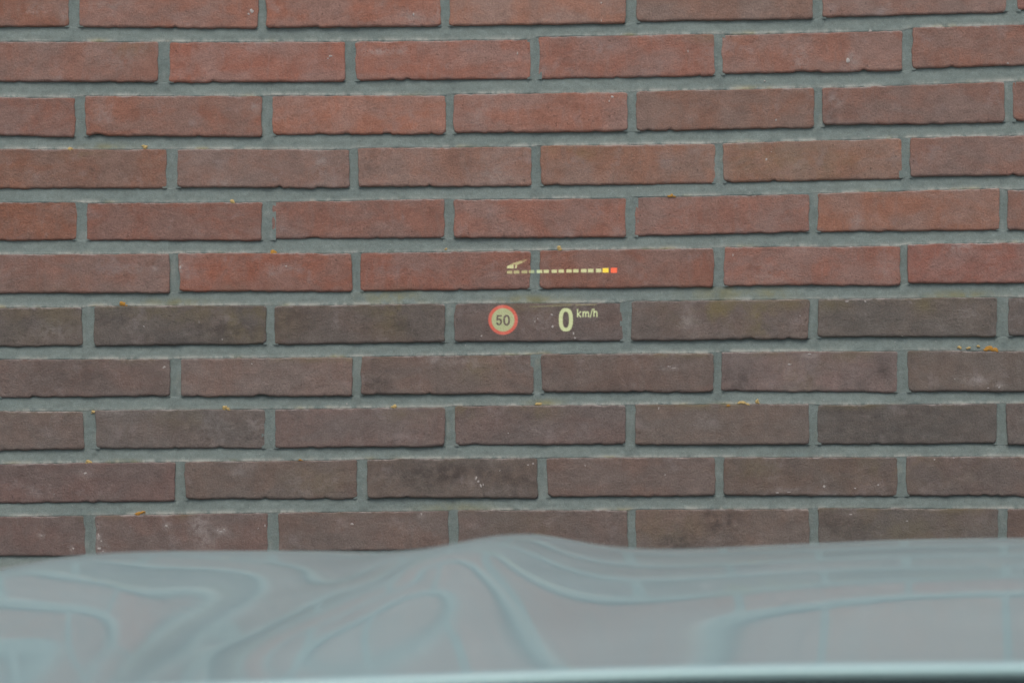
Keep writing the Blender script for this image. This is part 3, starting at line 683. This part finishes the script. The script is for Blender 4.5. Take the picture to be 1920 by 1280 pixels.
# ------------------------------------------------------------------ head-up display: a virtual image that stands ahead of the bonnet
YH = 2.75
def hx(px): return (px - 960) * YH / K
def hz(py): return ZC - (py - 640) * YH / K
hud = thing('head_up_display', 'glowing head-up display showing 0 km/h, a 50 limit sign and a dashed gauge', 'display', (hx(1035), YH, hz(560)))
def flat(name, polys, mat, parent=hud, dy=0.0):
    """flat figure of light: filled outlines, inner outlines are holes"""
    cu = bpy.data.curves.new(name, 'CURVE'); cu.dimensions = '2D'; cu.fill_mode = 'BOTH'
    for pl in polys:
        sp = cu.splines.new('POLY'); sp.points.add(len(pl) - 1)
        for q, (x, y) in zip(sp.points, pl): q.co = (hx(x), hz(y), 0, 1)
        sp.use_cyclic_u = True
    tmp = bpy.data.objects.new('tmp', cu); COL.objects.link(tmp); bpy.context.view_layer.update()
    src = bpy.data.meshes.new_from_object(tmp.evaluated_get(bpy.context.evaluated_depsgraph_get()))
    vs = [(v.co.x - hx(1035), dy, v.co.y - hz(560)) for v in src.vertices]; fs = [tuple(p.vertices) for p in src.polygons]
    bpy.data.objects.remove(tmp); bpy.data.curves.remove(cu); bpy.data.meshes.remove(src)
    me = bpy.data.meshes.new(name); me.from_pydata(vs, [], fs); me.materials.append(mat)
    return link(name, me, parent)
def superellipse(cx, cy, a, b, e=2.6, n=40):
    return [(cx + a * math.copysign(abs(math.cos(t)) ** (2 / e), math.cos(t)), cy + b * math.copysign(abs(math.sin(t)) ** (2 / e), math.sin(t))) for t in [2 * math.pi * k / n for k in range(n)]]
SEG = [(950.3,960.6,506.8,513.4),(963,973.8,506.6,513.2),(977.8,988.8,506.2,512.8),(991.3,1002,505.8,512.4),(1006,1017,505.4,512.2),(1019,1029.4,505.1,512),(1034,1044.4,504.8,511.8),(1047,1057.5,504.4,511.5),(1061.6,1072.2,504.2,511.3),(1074.3,1085,503.9,511.2),(1089,1100.2,503.6,511.1),(1102,1113,503.3,511),(1117.1,1127.6,503,510.9),(1129.6,1141.2,501.9,511.2),(1145,1157,501.3,511.7)]
for i, (x0, x1, y0, y1) in enumerate(SEG):
    m = M_RED if i == 14 else M_YEL if i == 13 else M_CREAMD if i < 4 else M_CREAM
    o = flat('gauge_segment', [[(x0 + .3, y0 + .8), (x1 - .2, y0 + .7), (x1 - .2, y1 - .4), (x0 + .3, y1 - .3)]], m)
    if i == 14: o['label'] = 'orange red end segment'
    if i == 13: o['label'] = 'yellow segment'
ptr = flat('pointer', [[(950.4,503.2),(950.6,499.4),(956,496.6),(963,496.2),(963,503.2)]], M_CREAM)
def under(o, par):
    o.parent = par; return o
under(flat('pointer_notch', [[(965.6,503),(966.4,496.6),(969.6,496.4),(968.6,503)]], M_CREAM), ptr)
under(flat('pointer_sweep', [[(956.5,495.9),(965,492.3),(977.5,488.6),(980,492.9),(970.6,496.4),(964,495.9)]], M_CREAMD), ptr)
under(flat('pointer_tip', [[(978,488.4),(987.5,485.8),(988,487.6),(980.3,492.6)]], M_CREAMF), ptr)
flat('speed_digit', [superellipse(1061, 599.3, 13.2, 21.8, 2.5), superellipse(1061, 599.3, 5.9, 15.2, 2.5)], M_CREAM)
# speed limit sign: red ring, cream disc with the figures left dark
sgn = flat('speed_limit_sign', [superellipse(943.2, 599.6, 21.6, 21.8, 2, 56),
    superellipse(949.9, 600.2, 6.4, 10.2, 2.3, 32), superellipse(949.9, 600.2, 2.9, 7.0, 2.3, 28),
    [(929.6 + x * 1.18, 609.6 - y * 1.13) for x, y in [(1.6,17),(9.4,17),(9.4,14.3),(4,14.3),(3.6,10.9),(5.4,11.4),(7.2,11.1),(9.2,9.3),(10,5.9),(9.3,2.6),(7.6,.6),(5.2,-.2),(2.6,.4),(.9,2.2),(.4,4.5),(3.2,4.8),(3.7,3),(5.1,2.1),(6.5,2.8),(7.1,5.6),(6.5,8),(5.1,8.9),(3.9,8.4),(3.2,7.6),(.8,7.9)]]], M_DISC)
under(flat('sign_ring', [superellipse(943.2, 599.6, 27.6, 27.8, 2, 64), superellipse(943.2, 599.6, 21.7, 21.9, 2, 56)], M_RING), sgn)
def stroke(pts, w):
    """outline of a thick polyline"""
    pts = [np.array(p, float) for p in pts]; L, R = [], []
    for i, p in enumerate(pts):
        d0 = pts[i] - pts[i - 1] if i else pts[1] - pts[0]; d1 = pts[i + 1] - pts[i] if i < len(pts) - 1 else d0
        d0 = d0 / np.linalg.norm(d0); d1 = d1 / np.linalg.norm(d1); t = d0 + d1; t /= np.linalg.norm(t)
        k = 1 / max(.6, float(t @ d0)); nrm = np.array([-t[1], t[0]]) * w / 2 * k
        L.append(tuple(p + nrm)); R.append(tuple(p - nrm))
    return L + R[::-1]
w = 2.3
for poly in ([stroke([(1082.9, 579), (1082.9, 594.4)], w)], [stroke([(1089.2, 583.6), (1083.9, 589), (1089.6, 594.4)], w)]): flat('unit_letter', poly, M_CREAM)
arch = lambda x0, x1, y: [(x0, y + 2.4), (x0 + .9, y + .5), ((x0 + x1) / 2, y), (x1 - .8, y + .6), (x1, y + 2.6), (x1, 594.4)]
flat('unit_letter', [stroke([(1093.2, 583.6), (1093.2, 594.4)], w)], M_CREAM); flat('unit_letter', [stroke(arch(1094.3, 1098.2, 584.3), w)], M_CREAM); flat('unit_letter', [stroke(arch(1099.3, 1103.4, 584.3), w)], M_CREAM)
flat('unit_letter', [stroke([(1111.0, 578.6), (1106.4, 595.4)], 1.9)], M_CREAM)
flat('unit_letter', [stroke([(1113.6, 578.4), (1113.6, 593.8)], w)], M_CREAM); flat('unit_letter', [stroke(arch(1114.7, 1119.2, 583.6), w)], M_CREAM)
flat('divider_line', [[(1012, 573.6), (1072, 571.4), (1072, 572.9), (1012, 575.0)]], M_CREAMF); flat('divider_line', [[(1079, 571.0), (1118.5, 570.2), (1118.5, 571.8), (1079, 572.6)]], M_CREAMF)
flat('divider_line', [[(1035, 570.0), (1072, 568.8), (1072, 569.6), (1035, 570.8)]], M_CREAMF); flat('divider_line', [[(992, 574.4), (1012, 573.8), (1012, 574.8), (992, 575.2)]], M_CREAMF)
